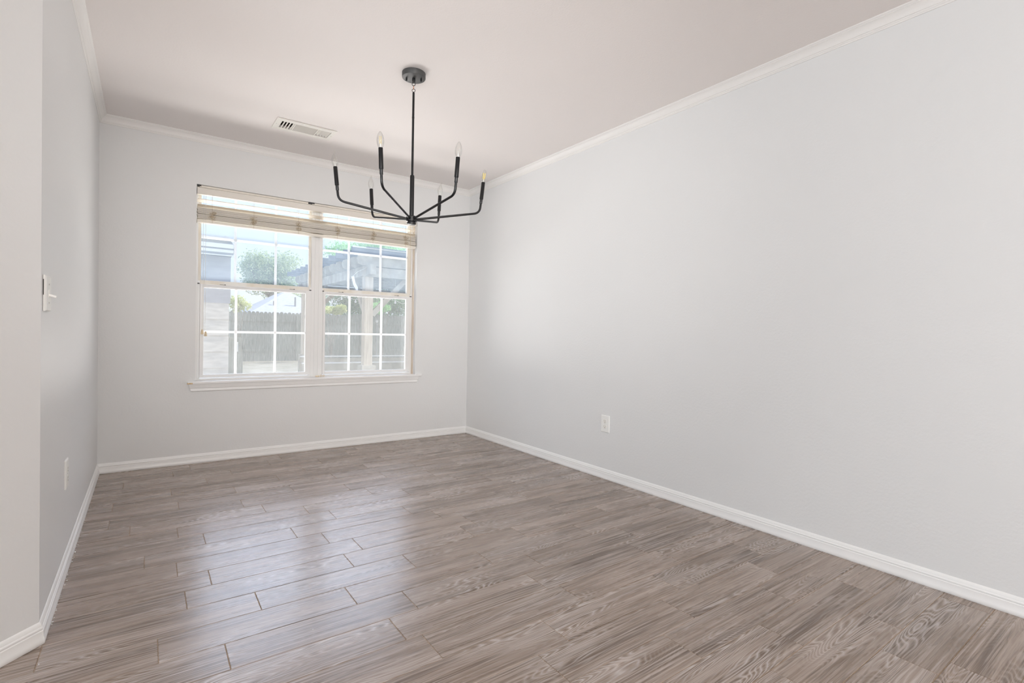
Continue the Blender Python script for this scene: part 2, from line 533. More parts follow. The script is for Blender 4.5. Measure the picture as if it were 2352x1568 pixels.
# baseboards and crown moulding
BASE = [(0, 0), (.0125, 0), (.0145, .003), (.0150, .010), (.0142, .018), (.0118, .024), (.0112, .040), (.0112, .0425), (.0085, .0445), (.0088, .047), (.0105, .050),
        (.0100, .053), (.0070, .0555), (.0062, .061), (.0040, .066), (.0015, .0695), (0, .0702)]
CRN = [(0, -.0555), (.0035, -.0555), (.0050, -.0535), (.0050, -.0500), (.0030, -.0490), (.0062, -.0470), (.0080, -.0430), (.0080, -.0415), (.0110, -.0405), (.0125, -.034), (.0170, -.0245),
       (.0240, -.0165), (.0300, -.0120), (.0325, -.0115), (.0325, -.0085), (.0360, -.0070), (.0388, -.0040), (.0388, 0), (0, 0)]
poly = [(W, YR), (W, 0), (0, 0), (0, CORN), (-CLIP, CORN-CLIP), (XL, CORN-CLIP)]
names = ['right', 'back', 'left', 'corner', 'hall']
nrm = []
for a, b in zip(poly, poly[1:]):
    d = Vector((b[0]-a[0], b[1]-a[1])).normalized()
    nrm.append(Vector((-d.y, d.x)))
def mitre(i):
    if i == 0: return nrm[0]
    if i == len(poly)-1: return nrm[-1]
    s = (nrm[i-1]+nrm[i]).normalized()
    return s/s.dot(nrm[i])
for i, nm in enumerate(names):
    e0 = poly[i]
    bm = bmesh.new(); sweep_seg(bm, poly[i], poly[i+1], mitre(i), mitre(i+1), BASE, 0)
    tag(obj('baseboard_'+nm, bm, TRIM, smooth=35), 'white moulded baseboard along the foot of the %s wall' % nm, 'baseboard', kind='structure')
    bm = bmesh.new(); sweep_seg(bm, poly[i], poly[i+1], mitre(i), mitre(i+1), CRN, H)
    tag(obj('trim_%d' % (i+1), bm, CROWN, smooth=35), 'off-white crown moulding along the top of the %s wall' % nm, 'crown moulding', kind='structure')

# ------------------------------------------------------------------ dining window
win = empty('window_1', (1.45, .07, .6))
tag(win, 'white vinyl double window, two single-hung units with divided panes', 'window', kind='structure')
WM = win.matrix_world
def wpart(name, bm, m, parent=win, **kw):
    off = (1.45, .07, .6) if parent is win else (0, 0, 0)
    if parent is win:
        for v in bm.verts: v.co -= Vector(off)
    return obj(name, bm, m, parent, **kw)
def frame4(bm, x0, x1, z0, z1, wl, wr, wb, wt, y0, y1):
    box(bm, x0, x0+wl, y0, y1, z0, z1); box(bm, x1-wr, x1, y0, y1, z0, z1)
    box(bm, x0+wl, x1-wr, y0, y1, z0, z0+wb); box(bm, x0+wl, x1-wr, y0, y1, z1-wt, z1)
FY = .07
# unit outlines
UN = [(.566, 1.392), (1.504, 2.334)]
# left unit: fixed glass x .597..1.378 ; right: 1.492..2.274
bm = bmesh.new()
frame4(bm, .562, 2.337, .612, 2.077, .018, .022, .014, .03, FY+.002, .145)
box(bm, 1.402, 1.492, FY-.001, .145, .612, 2.05)
for a_, b_ in ((.579, .5935), (1.3885, 1.4025), (1.4915, 1.4995), (2.3065, 2.316)): box(bm, a_, b_, FY+.001, FY+.06, .625, 1.37)
box(bm, 1.428, 1.434, FY-.006, FY, .626, 2.05); box(bm, 1.460, 1.466, FY-.006, FY, .626, 2.05)
wpart('window_frame', bm, VINYL, bevel=.0015)
bm = bmesh.new()
box(bm, 2.327, 2.3365, FY-.02, FY+.002, .612, 2.06)
wpart('jamb_liner', bm, STAIN)
sill_y = FY
for ui, (fx0, fx1, cat_) in enumerate([(.575, 1.402, 'left'), (1.492, 2.320, 'right')]):
    u = 0
    # upper fixed sash (further out)
    up_ = bmesh.new()
    y0, y1 = FY+.018, FY+.05
    gx0_, gx1_ = (.600, 1.384) if ui == 0 else (1.496, 2.280)
    frame4(up_, fx0, fx1, 1.338, 2.06, gx0_-fx0, fx1-gx1_, .038, .03, y0, y1)
    us = wpart('upper_sash', up_, CREAMV, bevel=.0015)
    us['label'] = 'yellowed cream sash frame'
    g = bmesh.new(); box(g, gx0_-.004, gx1_+.004, y0+.005, y0+.008, 1.372, 2.034)
    for v in g.verts: v.co -= Vector((1.45, .07, .6))
    gg = obj('glass_pane', g, GLASS, us)
    mu = bmesh.new()
    third = [(.832, 1.126), (1.727, 2.022)][ui]
    for t in third: box(mu, t-.0085, t+.0085, y0+.008, y0+.0235, 1.37, 2.034)
    box(mu, gx0_, gx1_, y0+.0085, y0+.023, 1.697, 1.714)
    for v in mu.verts: v.co -= Vector((1.45, .07, .6))
    obj('muntin_grid', mu, MUNT, us, bevel=.001)
    # lower sliding sash (nearer)
    lo = bmesh.new()
    y0, y1 = FY-.004, FY+.024
    lx0, lx1 = (.594, 1.388) if ui == 0 else (1.500, 2.306)
    hx0, hx1 = (.619, 1.358) if ui == 0 else (1.520, 2.266)
    frame4(lo, lx0, lx1, .632, 1.345, hx0-lx0, lx1-hx1, .024, .026, y0, y1)
    box(lo, lx0+.03, lx1-.03, y0-.006, y0, 1.335, 1.343)
    ls = wpart('lower_sash', lo, VINYL, bevel=.0015)
    g = bmesh.new(); box(g, hx0-.003, hx1+.003, y0+.004, y0+.007, .653, 1.322)
    for v in g.verts: v.co -= Vector((1.45, .07, .6))
    obj('glass_pane', g, GLASSC, ls)
    mu = bmesh.new()
    third = [(.838, 1.124), (1.732, 2.028)][ui]
    for t in third: box(mu, t-.0085, t+.0085, y0+.007, y0+.0225, .653, 1.322)
    box(mu, hx0, hx1, y0+.0075, y0+.022, .975, .992)
    for v in mu.verts: v.co -= Vector((1.45, .07, .6))
    obj('muntin_grid', mu, MUNT, ls, bevel=.001)
    # grimy sash latches slots at the meeting rail
    for lx in ((lx0+.13, lx1-.16)):
        b = bmesh.new(); box(b, lx, lx+.040, y0-.0075, y0+.002, 1.3468, 1.3484); box(b, lx+.031, lx+.040, y0-.008, y0+.002, 1.3455, 1.3500)
        for v in b.verts: v.co -= Vector((1.45, .07, .6))
        obj('sash_latch', b, BLACKGAP, ls)
    for cx_ in (fx0+.002, fx1-.014):
        b = bmesh.new(); box(b, cx_, cx_+.013, y0-.001, y0+.018, 1.3445, 1.3515)
        for v in b.verts: v.co -= Vector((1.45, .07, .6))
        obj('grime_gap', b, BLACKGAP, ls)
    sc = bmesh.new(); box(sc, fx0+.01, fx1-.01, .128, .1285, .63, 1.36)
    wpart('insect_screen', sc, SCREEN)['label'] = 'grey insect screen outside the lower sash'
    sf = bmesh.new(); frame4(sf, fx0+.004, fx1-.004, .626, 1.366, .012, .012, .012, .012, .122, .134)
    wpart('screen_frame', sf, VINYL)
# small wooden-look damage marks, stool and apron
bm = bmesh.new()
prism(bm, [(.5145, -.028), (.5145, -.004), (.5145, 0), (.562, 0), (.562, FY+.01), (2.337, FY+.01), (2.337, 0), (2.3955, 0), (2.3955, -.028)], .593, .612)
stool = obj('window_sill', bm, TRIM, bevel=.004, bseg=3)
tag(stool, 'white painted window stool under the double window', 'window sill', kind='structure')
bm = bmesh.new()
A = [(.5385, 0), (.5385, .011)]
ap = [(0, .593), (.0165, .593), (.0165, .581), (.0145, .577), (.0145, .566), (.0105, .562), (.0095, .553), (.0115, .549), (.0105, .541), (.004, .5362), (0, .5355)]
for x0, x1 in ((.5205, 2.371),):
    VA = []; VB = []
    for d, z in ap:
        k = (.593-z)/(.593-.5355)
        VA.append(bm.verts.new((x0+.0185*k, -d, z))); VB.append(bm.verts.new((x1-.0185*k, -d, z)))
    fs = [bm.faces.new((VA[i], VA[i+1], VB[i+1], VB[i])) for i in range(len(ap)-1)]
    fs += [bm.faces.new(VA), bm.faces.new(VB[::-1])]
    bmesh.ops.recalc_face_normals(bm, faces=fs)
apr = obj('apron', bm, TRIM, stool, smooth=35)
bm = bmesh.new()
box(bm, .5135, .547, -.0289, -.020, .5945, .6035); box(bm, .5130, .523, -.0290, -.006, .5935, .6035)
ch = obj('bare_wood_chip', bm, CHIP, stool); ch['label'] = 'chipped bare wood corner of the sill'

# ------------------------------------------------------------------ faux-wood blind
bl = empty('window_blind', (1.45, .03, 2.06))
tag(bl, 'cream faux-wood horizontal blind raised and stacked at the top of the double window', 'blind')
BO = Vector((1.45, .03, 2.06))
def bpart(name, bm, m, parent=bl, **kw):
    for v in bm.verts: v.co -= BO
    return obj(name, bm, m, parent, **kw)
BX0, BX1 = .5660, 2.3290
bm = bmesh.new(); box(bm, BX0, BX1, .022, .062, 2.012, 2.052)
bpart('headrail', bm, RAIL, bevel=.002)
bm = bmesh.new()
box(bm, BX0, BX1, .003, .010, 2.008, 2.0555); box(bm, BX0, BX0+.007, .010, .05, 2.008, 2.0555); box(bm, BX1-.007, BX1, .010, .05, 2.008, 2.0555)
bpart('valance', bm, VALANCE, bevel=.002)
bm = bmesh.new(); box(bm, BX0, BX1, .012, .020, 2.0600, 2.0735)
bpart('mounting_strip', bm, RAIL)['label'] = 'cream strip above the valance'
for x0, x1 in ((.5645, .592), (1.355, 1.405)):
    bm = bmesh.new(); box(bm, x0, x1, .0105, .0125, 2.0665, 2.0755); box(bm, x0, x0+(x1-x0)*.6, .010, .0122, 2.0615, 2.0665)
    bpart('grime_spot', bm, BLACKGAP)
def slat(z, tilt=0.0, dx=0.0, skew=0.0, dy=0.0, curve=.0022):
    bm = bmesh.new()
    n = 8; pts = []
    for i in range(n+1):
        t = i/n - .5
        pts.append((t*.05, curve*(1-4*t*t)))
    prof = [(y, z_+.0018) for y, z_ in pts] + [(y, z_-.0018) for y, z_ in reversed(pts)]
    prism(bm, prof, BX0+.003, BX1-.003, 'YZ')
    for v in bm.verts:
        y, z_ = v.co.y, v.co.z
        v.co.y = y*math.cos(tilt)-z_*math.sin(tilt)+.034+dy
        v.co.z = y*math.sin(tilt)+z_*math.cos(tilt)+z+skew*(v.co.x-1.45)
        v.co.x += dx
    return bpart('slat', bm, SLAT, smooth=40)
slat(1.966, -.30); slat(1.9255, -.33)
zs = 1.908
rs = random.Random(3)
for i in range(16):
    if i == 9: zs -= .0045
    slat(zs, rs.uniform(-.03, .03), rs.uniform(-.002, .002), rs.uniform(-.0006, .0006), rs.uniform(-.0025, .0025), .0012)
    zs -= .0049
bm = bmesh.new(); box(bm, BX0+.001, BX1-.001, .007, .060, 1.799, 1.8205)
bpart('bottom_rail', bm, RAIL, bevel=.004, bseg=3)
lad = [.664, .946, 1.279, 1.594, 1.910, 2.222]
for li, lx in enumerate(lad):
    bm = bmesh.new()
    r_ = random.Random(li+20)
    for y in (.0045, .0625):
        tube(bm, [(lx, y, 2.03), (lx+.001, y, 1.99), (lx-.001, y, 1.95), (lx, y, 1.92), (lx, y-.002 if y < .03 else y, 1.86), (lx, y, 1.80)], .0008, 6)
    for _ in range(16):   # slack ladder loops bunched in front of the stack
        cx_, cz_ = lx+r_.uniform(-.016, .016), 1.858+r_.uniform(-.032, .045)*.9
        rad = r_.uniform(.006, .014); a0 = r_.uniform(0, 6.28)
        pts = []
        for k in range(11):
            a = a0+k/10*r_.uniform(4.2, 5.6)
            pts.append((cx_+rad*math.cos(a), .0005-.004*math.sin(k/10*PI)-abs(r_.gauss(0, .001)), cz_+rad*.62*math.sin(a)))
        tube(bm, pts, .00085, 5)
    for _ in range(5):
        z_ = 1.845+r_.uniform(-.02, .035)
        tube(bm, [(lx-.02+r_.uniform(0, .01), .001, z_), (lx, -.003, z_-.006), (lx+.018+r_.uniform(0, .006), .001, z_-.002)], .001, 5)
    bpart('ladder_cord', bm, STRING, smooth=60)
for cx_ in (.607, .621):
    bm = bmesh.new()
    zt = 1.000 if cx_ < .61 else .985
    tube(bm, [(cx_, -.0035, 2.015), (cx_, -.0075, 1.9), (cx_, -.0065, 1.6), (cx_+.001, -.007, 1.3), (cx_+.002, -.007, zt)], .0011, 6)
    c_ = bpart('lift_cord', bm, CORD, smooth=60)
    bm = bmesh.new()
    lathe(bm, [(.0028, .034), (.0055, .031), (.0080, .020), (.0098, .006), (.0100, 0), (.008, -.002)][::-1], (cx_+.002+(.004 if cx_ > .61 else -.004), -.0115, zt-.034), 16)
    t_ = bpart('tassel', bm, TASSEL, c_, smooth=40); t_['label'] = 'tan wooden cord tassel'
bm = bmesh.new()
tube(bm, [(2.262, -.004, 2.01), (2.264, -.006, 1.93), (2.266, -.007, 1.80)], .0012, 6)
bpart('tilt_cord', bm, TASSEL, smooth=60)

# beads left on the stool in front of the mullion
for k, (x, c) in enumerate([(1.4475, 1), (1.464, 1), (1.485, 0), (1.507, 0)]):
    bm = bmesh.new()
    lab = ['tan tassel bead lying flat on the sill, leftmost of the four', 'tan tassel bead on the sill, second of the four from the left',
           'tan ring standing upright on the sill, third of the four from the left', 'tan ring standing upright on the sill, rightmost of the four'][k]
    if c:
        lathe(bm, [(.0030, -.008), (.0055, -.005), (.0062, 0), (.0045, .006), (.0022, .0085)], (0, 0, 0), 16, Matrix.Rotation(PI/2, 4, 'Y'))
        o = obj('tassel_bead', bm, TASSEL, smooth=50); o.location = (x, .045, .6182)
    else:
        pts = [(.0068*math.cos(a), 0, .0068*math.sin(a)) for a in [2*PI*i/24 for i in range(25)]]
        tube(bm, pts, .0021, 8, cap=False)
        o = obj('cord_ring', bm, TASSEL, smooth=60); o.location = (x, .045, .6209); o.rotation_euler = (0, 0, .25*(k-2))
    tag(o, lab, 'bead' if c else 'ring', 'small tan blind fittings left on the window sill')

# ------------------------------------------------------------------ wall plates
def rounded_plate(bm, w, h, t, ch=.003):
    """plate in local XZ, front towards -Y, back on y=0"""
    for (a, b, y0, y1) in ((0, 0, 0, -t+ch*.6),):
        pass
    A = [bm.verts.new((sx_*w/2, 0, sz*h/2)) for sx_, sz in ((-1, -1), (1, -1), (1, 1), (-1, 1))]
    B = [bm.verts.new((sx_*w/2, -(t-ch), sz*h/2)) for sx_, sz in ((-1, -1), (1, -1), (1, 1), (-1, 1))]
    Cc = [bm.verts.new((sx_*(w/2-ch), -t, sz*(h/2-ch))) for sx_, sz in ((-1, -1), (1, -1), (1, 1), (-1, 1))]
    fs = []
    for P, Q in ((A, B), (B, Cc)):
        for i in range(4): fs.append(bm.faces.new((P[i], P[(i+1) % 4], Q[(i+1) % 4], Q[i])))
    fs.append(bm.faces.new(Cc)); fs.append(bm.faces.new(A[::-1]))
    bmesh.ops.recalc_face_normals(bm, faces=fs)

def make_outlet(label, loc, rz, w=.079, h=.119):
    o = empty('wall_outlet', loc, (0, 0, rz)); tag(o, label, 'outlet')
    bm = bmesh.new(); rounded_plate(bm, w, h, .0065)
    obj('cover_plate', bm, PLATE, o, bevel=.0008)
    for s in (1, -1):
        bm = bmesh.new()
        pts = []
        for i in range(28):
            a = 2*PI*i/28
            pts.append((.0172*math.cos(a), max(-.0135, min(.0135, .0172*math.sin(a))) + s*.0195))
        prism(bm, pts, -.0078, -.004, 'XZ')
        rc = obj('receptacle', bm, RECEP, o, bevel=.0006)
        bm = bmesh.new()
        box(bm, -.0078, -.0055, -.0081, -.0070, s*.0195-.001, s*.0195+.0075)
        box(bm, .0055, .0076, -.0081, -.0070, s*.0195+.0, s*.0195+.0070)
        obj('blade_slots', bm, GREYSLOT, rc)
        bm = bmesh.new()
        prism(bm, [(.0027*math.cos(2*PI*i/14), .0027*math.sin(2*PI*i/14)+s*.0195-.0078) for i in range(14)], -.0081, -.0070, 'XZ')
        obj('ground_hole', bm, SLOT, rc)
    bm = bmesh.new(); prism(bm, [(.0028*math.cos(2*PI*i/14), .0028*math.sin(2*PI*i/14)) for i in range(14)], -.0075, -.005, 'XZ')
    obj('screw', bm, SCREW, o)
    return o
make_outlet('white duplex outlet low on the long right wall', (W, -1.926, .3885), -PI/2)
make_outlet('ivory duplex outlet low on the left side wall', (0, -1.665, .395), PI/2)
sw = empty('light_switch', (0, -2.216, 1.112), (0, 0, PI/2)); tag(sw, 'white toggle light switch on the left side wall near its end', 'light switch')
bm = bmesh.new(); rounded_plate(bm, .078, .116, .0085, .004)
spl = obj('cover_plate', bm, PLATE, sw, bevel=.0008)
spl.location = (0, -.002, 0); spl.rotation_euler = (0, 0, math.radians(-2.2))
bm = bmesh.new(); box(bm, -.0395, -.034, -.0026, -.0004, -.006, .044)
obj('shadow_gap', bm, SLOT, sw)['label'] = 'dark gap behind the lifted plate edge'
bm = bmesh.new(); box(bm, -.005, .005, -.0115, -.009, -.012, .012)
obj('toggle_slot', bm, RECEP, sw)
bm = bmesh.new()
box(bm, -.0035, .0035, -.030, -.009, -.0035, .0035, M=Matrix.Translation((0, 0, -.001)) @ Matrix.Rotation(math.radians(18), 4, 'X'))
obj('toggle', bm, PLATE, sw, bevel=.001)
for sz in (-1, 1):
    bm = bmesh.new(); prism(bm, [(.0028*math.cos(2*PI*i/14), .0028*math.sin(2*PI*i/14)+sz*.030) for i in range(14)], -.0118, -.009, 'XZ')
    obj('screw', bm, SCREW, sw)

# ------------------------------------------------------------------ ceiling register
vt = empty('ceiling_vent', (1.172, -.61, H)); tag(vt, 'cream rectangular air vent in the ceiling near the window wall', 'vent')
VO = Vector((1.172, -.61, H))
def vpart(name, bm, m, **kw):
    for v in bm.verts: v.co -= VO
    return obj(name, bm, m, vt, **kw)
bm = bmesh.new()
X0, X1, Y0_, Y1_ = .973, 1.371, -.714, -.506
zf, zt_ = H-.007, H-.0005
for (a, b, c, d) in ((X0, VX0, Y0_, Y1_), (VX1, X1, Y0_, Y1_), (VX0, VX1, Y0_, VY0), (VX0, VX1, VY1, Y1_)):
    box(bm, a, b, c, d, zf, zt_)
bmesh.ops.remove_doubles(bm, verts=bm.verts, dist=1e-5)
box(bm, 1.094, 1.101, VY0, VY1, zf-.001, H+.012); box(bm, 1.247, 1.254, VY0, VY1, zf-.001, H+.012)
vpart('face_frame', bm, VENT, bevel=.002)
for k in range(5):   # left bank, thick turned-down blades with dark slots between
    bm = bmesh.new()
    x = 1.0105+k*.0198
    box(bm, -.0042, .0042, VY0+.001, VY1-.001, -.0065, .0065, M=Matrix.Translation((x, 0, H+.0005)) @ Matrix.Rotation(math.radians(26), 4, 'Y'))
    vpart('louver', bm, VENT, bevel=.002)
for k in range(4):   # right bank, blades leaning back over the duct
    bm = bmesh.new()
    x = 1.268+k*.0200
    box(bm, -.0010, .0010, VY0+.002, VY1-.002, -.0125, .0125, M=Matrix.Translation((x, 0, H+.0045)) @ Matrix.Rotation(math.radians(-47), 4, 'Y'))
    vpart('louver', bm, VENT)
for k in range(8):   # middle bank, long blades
    bm = bmesh.new()
    y = VY0+.010+k*.0155
    box(bm, 1.102, 1.246, -.0008, .0008, -.0105, .0105, M=Matrix.Translation((0, y, H+.002)) @ Matrix.Rotation(math.radians(48), 4, 'X'))
    vpart('louver', bm, VENT)
for x in (.986, 1.356):
    bm = bmesh.new(); lathe(bm, [(.0035, -.0015), (.0035, .0005)], (x, -.61, zf), 12)
    vpart('screw', bm, SCREW)
me = DUCTCAP.data
for v in me.vertices: v.co -= VO
DUCTCAP.parent = vt; DUCTCAP.name = 'duct_throat'

# ------------------------------------------------------------------ chandelier
CX, CY = 1.4584, -1.8134
chd = empty('chandelier', (CX, CY, 1.632))
tag(chd, 'black six-arm chandelier with bare candle bulbs hanging on a rod from the ceiling', 'chandelier')
CO = Vector((CX, CY, 1.632))
def cpart(name, bm, m, parent=chd, smooth=35, **kw):
    return obj(name, bm, m, parent, smooth=smooth, **kw)
Z = lambda z: z-1.632
bm = bmesh.new()
lathe(bm, [(.058, Z(H-.030)), (.0625, Z(H-.0285)), (.0640, Z(H-.025)), (.0640, Z(H-.002)), (.062, Z(H-.0004))], seg=64)
cano = cpart('ceiling_canopy', bm, BRONZE)
for a in (2.62, 5.76):
    bm = bmesh.new(); lathe(bm, [(.0042, -.016), (.0046, -.013), (.0046, 0)], (.040*math.cos(a), .040*math.sin(a), Z(H-.030)), 16)
    cpart('canopy_screw', bm, BLACK, cano)
bm = bmesh.new(); lathe(bm, [(.0065, Z(H-.052)), (.0085, Z(H-.044)), (.0085, Z(H-.030))], (0, 0, 0), 20)
cpart('loop_stem', bm, BLACK, cano)
def ring(bm, c, r, rt, ax, n=28, sz=1.0):
    pts = []
    for i in range(n+1):
        a = 2*PI*i/n
        p = Vector((r*math.cos(a), 0, r*sz*math.sin(a)))
        p = Matrix.Rotation(ax, 3, 'Z') @ p
        pts.append(Vector(c)+p)
    tube(bm, pts, rt, 8, cap=False)
AX = -.6
bm = bmesh.new(); ring(bm, (0, 0, Z(H-.0605)), .0090, .0016, AX); cpart('canopy_loop', bm, BLACK)
bm = bmesh.new(); ring(bm, (0, 0, Z(H-.0790)), .0055, .0014, AX+PI/2, sz=1.9); cpart('hanging_link', bm, COPPER)
bm = bmesh.new(); ring(bm, (0, 0, Z(H-.0955)), .0088, .0013, AX); cpart('rod_loop', bm, BLACK)
bm = bmesh.new(); lathe(bm, [(.0062, Z(1.87)), (.0062, Z(2.19)), (.0068, Z(2.1905)), (.0068, Z(2.20)), (.0062, Z(2.2005)), (.0062, Z(2.330)), (.0045, Z(2.3355))], seg=20); cpart('hanging_rod', bm, BLACK)
bm = bmesh.new(); lathe(bm, [(.0120, Z(1.645)), (.0120, Z(1.868)), (.0108, Z(1.8765)), (.0065, Z(1.8765))], seg=28); cpart('centre_column', bm, BLACK)
bm = bmesh.new(); lathe(bm, [(.0215, Z(1.606)), (.0245, Z(1.6075)), (.0250, Z(1.612)), (.0245, Z(1.6165)), (.0205, Z(1.618)), (.0205, Z(1.620)), (.0290, Z(1.622)), (.0290, Z(1.648)), (.026, Z(1.6515)), (.012, Z(1.6515))], seg=48); cpart('hub', bm, BLACK)
ARMS = [(.3990, 161.1, 0, 'c'), (.3941, -136.4, .006, 'y'), (.3942, -80.4, .006, 'p'), (.4010, -18.2, .002, 'y2'), (.4020, 40.5, -.006, 'c'), (.4037, 102.3, -.006, 'c')]
TILT = math.radians(6)
for R_, ang, dz, kind in ARMS:
    a = math.radians(ang)
    D = Vector((math.cos(a), math.sin(a), 0))
    rb = R_-.0055; rtp = R_+.0045
    zb, ztop = Z(1.782)+dz, Z(1.880)+dz
    ax = (D*(rtp-rb)+Vector((0, 0, ztop-zb))).normalized()
    base = D*rb+Vector((0, 0, zb))
    # arm path: hub -> corner (rounded) -> up into the cup
    p0 = D*.024+Vector((0, 0, Z(1.636)))
    corner = base-ax*(.084+dz)
    corner.z = Z(1.703)+dz*.3
    rbend = .046
    d1 = (p0-corner).normalized(); d2 = (base-corner).normalized()
    half = math.acos(max(-1, min(1, d1.dot(d2))))/2
    tl = min(rbend/math.tan(half), .07)
    q0, q1 = corner+d1*tl, corner+d2*tl
    pts = [p0]
    for i in range(17):
        t = i/16
        pts.append(q0*(1-t)**2+corner*2*t*(1-t)+q1*t*t)
    pts.append(base-ax*.024)
    bm = bmesh.new(); tube(bm, pts, .0063, 16)
    arm = cpart('arm', bm, BLACK, smooth=50)
    rot = Vector((0, 0, 1)).rotation_difference(ax).to_matrix().to_4x4()
    M0 = Matrix.Translation(base) @ rot
    bm = bmesh.new(); lathe(bm, [(.0078, -.026), (.0082, -.025), (.0082, 0)], seg=20, M=M0); cpart('arm_collar', bm, BLACK, arm)
    bm = bmesh.new(); lathe(bm, [(.0095, -.0005), (.0107, .001), (.0107, .097), (.0100, .0985), (.0080, .0985), (.0080, .094)], seg=24, M=M0); cpart('candle_sleeve', bm, BLACK, arm)
    # bulb
    MB = Matrix.Translation(base+ax*.0975) @ rot
    bm = bmesh.new()
    if kind == 'c':
        prof = [(.0075, 0), (.0105, .006), (.0145, .016), (.0165, .027), (.0160, .038), (.0130, .050), (.0085, .061), (.0048, .070), (.0024, .079), (.0010, .085), (.0, .086)]
    else:
        prof = [(.0085, 0), (.0125, .007), (.0160, .018), (.0175, .031), (.0165, .045), (.0130, .058), (.0085, .068), (.0040, .0745), (.0012, .077), (.0, .0772)]
    lathe(bm, prof, seg=28, M=MB)
    if kind == 'c':      # bent flame tip
        for v in bm.verts:
            s = (v.co-(base+ax*.0975)).dot(ax)
            if s > .045: v.co += Vector((.55, -.5, 0))*((s-.045)**2)*5.5
    bulb = cpart('bulb', bm, BULBG, smooth=80)
    bm = bmesh.new()
    if kind in ('y', 'y2'):
        fr_ = .0042 if kind == 'y2' else .0026
        for s in range(4):
            q = PI/2*s+.4
            a_ = Vector((math.cos(q), math.sin(q), 0))
            lo_, hi_ = a_*.0045+Vector((0, 0, .020)), a_*(.0075 if kind == 'y2' else .0055)+Vector((0, 0, .054))
            tube(bm, [MB @ lo_, MB @ hi_], .0010 if kind == 'y' else .0022, 8)
        f_ = cpart('filament', bm, FILY, bulb, smooth=60)
    else:
        tube(bm, [MB @ Vector((.002, 0, .024)), MB @ Vector((.004, 0, .034)), MB @ Vector((0, 0, .041)), MB @ Vector((-.004, 0, .034)), MB @ Vector((-.002, 0, .024))], .0006, 6)
        f_ = cpart('filament', bm, FILC, bulb, smooth=60)
    bm = bmesh.new(); lathe(bm, [(.0045, 0), (.0028, .010), (.0016, .018), (.0020, .021), (0, .022)], seg=14, M=MB)
    cpart('glass_stem', bm, FILC, bulb, smooth=60)
for o in [o for o in COL.objects if o.parent is chd]: pass

# bodies of the fill lamps added out of view behind the viewpoint
for lx, ly, lw in FILL_LAMPS:
    r = empty('fill_lamp', (lx, ly, H))
    tag(r, 'added round opal fill lamp %s' % ('over the area directly behind the viewpoint' if ly > -6 else 'further back near the rear wall'), 'ceiling lamp')
    bm = bmesh.new(); lathe(bm, [(.15, -.03), (.16, -.025), (.16, -.0005)], seg=48); obj('lamp_pan', bm, BRONZE, r, smooth=35)
    bm = bmesh.new(); lathe(bm, [(0, -.11), (.06, -.104), (.11, -.082), (.14, -.05), (.145, -.03)], seg=48); obj('glass_shade', bm, LAMPG, r, smooth=60)

# paint flecks along the left baseboard and grit on the tiles: countless crumbs, one object
bm = bmesh.new()
rc_ = random.Random(5)
for _ in range(46):
    y = rc_.uniform(-2.2, -1.35) if rc_.random() < .8 else rc_.uniform(-2.6, -1)
    x = .0150+abs(rc_.gauss(0, .002)); s = rc_.uniform(.0008, .0024)
    box(bm, -s, s, -s*.7, s*.7, 0, s*.8, M=Matrix.Translation((x, y, .0001)) @ Matrix.Rotation(rc_.uniform(0, 3), 4, 'Z'))
for _ in range(34):
    x, y = rc_.uniform(0.05, 2.6), rc_.uniform(-3.1, -.4); s = rc_.uniform(.0006, .0015)
    box(bm, -s, s, -s*.6, s*.6, 0, s*.7, M=Matrix.Translation((x, y, .0001)) @ Matrix.Rotation(rc_.uniform(0, 3), 4, 'Z'))
tag(obj('paint_crumbs', bm, TRIM), 'tiny white paint crumbs scattered on the floor along the left baseboard', 'crumbs', kind='stuff')

# ------------------------------------------------------------------ outdoors
GZ = -.15
def omat(name, c1, c2, scale=4, rough=.85, stretch=None, **kw):
    m = mat(name, c1, rough, spec=.2); add_mottle(m, c1, c2, scale, 5, stretch, **kw); return m
GRASS = omat('dry_lawn', (.19, .175, .13), (.29, .27, .22), 2.5)
SIDING = omat('beige_siding', (0.572, 0.527, 0.481), (0.686, 0.641, 0.585), 6, stretch=(1, 1, 4))
GREYS = omat('grey_siding', (0.378, 0.378, 0.412), (0.434, 0.434, 0.471), 5, stretch=(.5, 1, 3))
FASC = mat('white_fascia', (.88, .88, .87), .4)
LINEG = mat('soffit_grey', (.26, .27, .29), .6)
ROOFS = omat('grey_shingles', (0.378, 0.402, 0.458), (0.481, 0.503, 0.562), 9, stretch=(1, 1, 6))
FENCE = omat('weathered_fence', (0.195, 0.205, 0.172), (0.32, 0.32, 0.274), 7, stretch=(6, 1, .5))
PERG = omat('weathered_cedar', (0.412, 0.367, 0.298), (0.572, 0.527, 0.447), 6, stretch=(1, 1, 1))
PERGD = omat('dark_stained_rafter', (0.183, 0.218, 0.274), (0.274, 0.309, 0.378), 5)
POSTM = omat('cedar_post', (0.549, 0.458, 0.356), (0.71, 0.617, 0.503), 6, stretch=(6, 6, .5))
CONC = omat('pale_bench_board', (0.801, 0.777, 0.722), (0.85, 0.85, 0.846), 5)
BARK = omat('bark', (0.16, 0.138, 0.114), (0.274, 0.242, 0.205), 12)
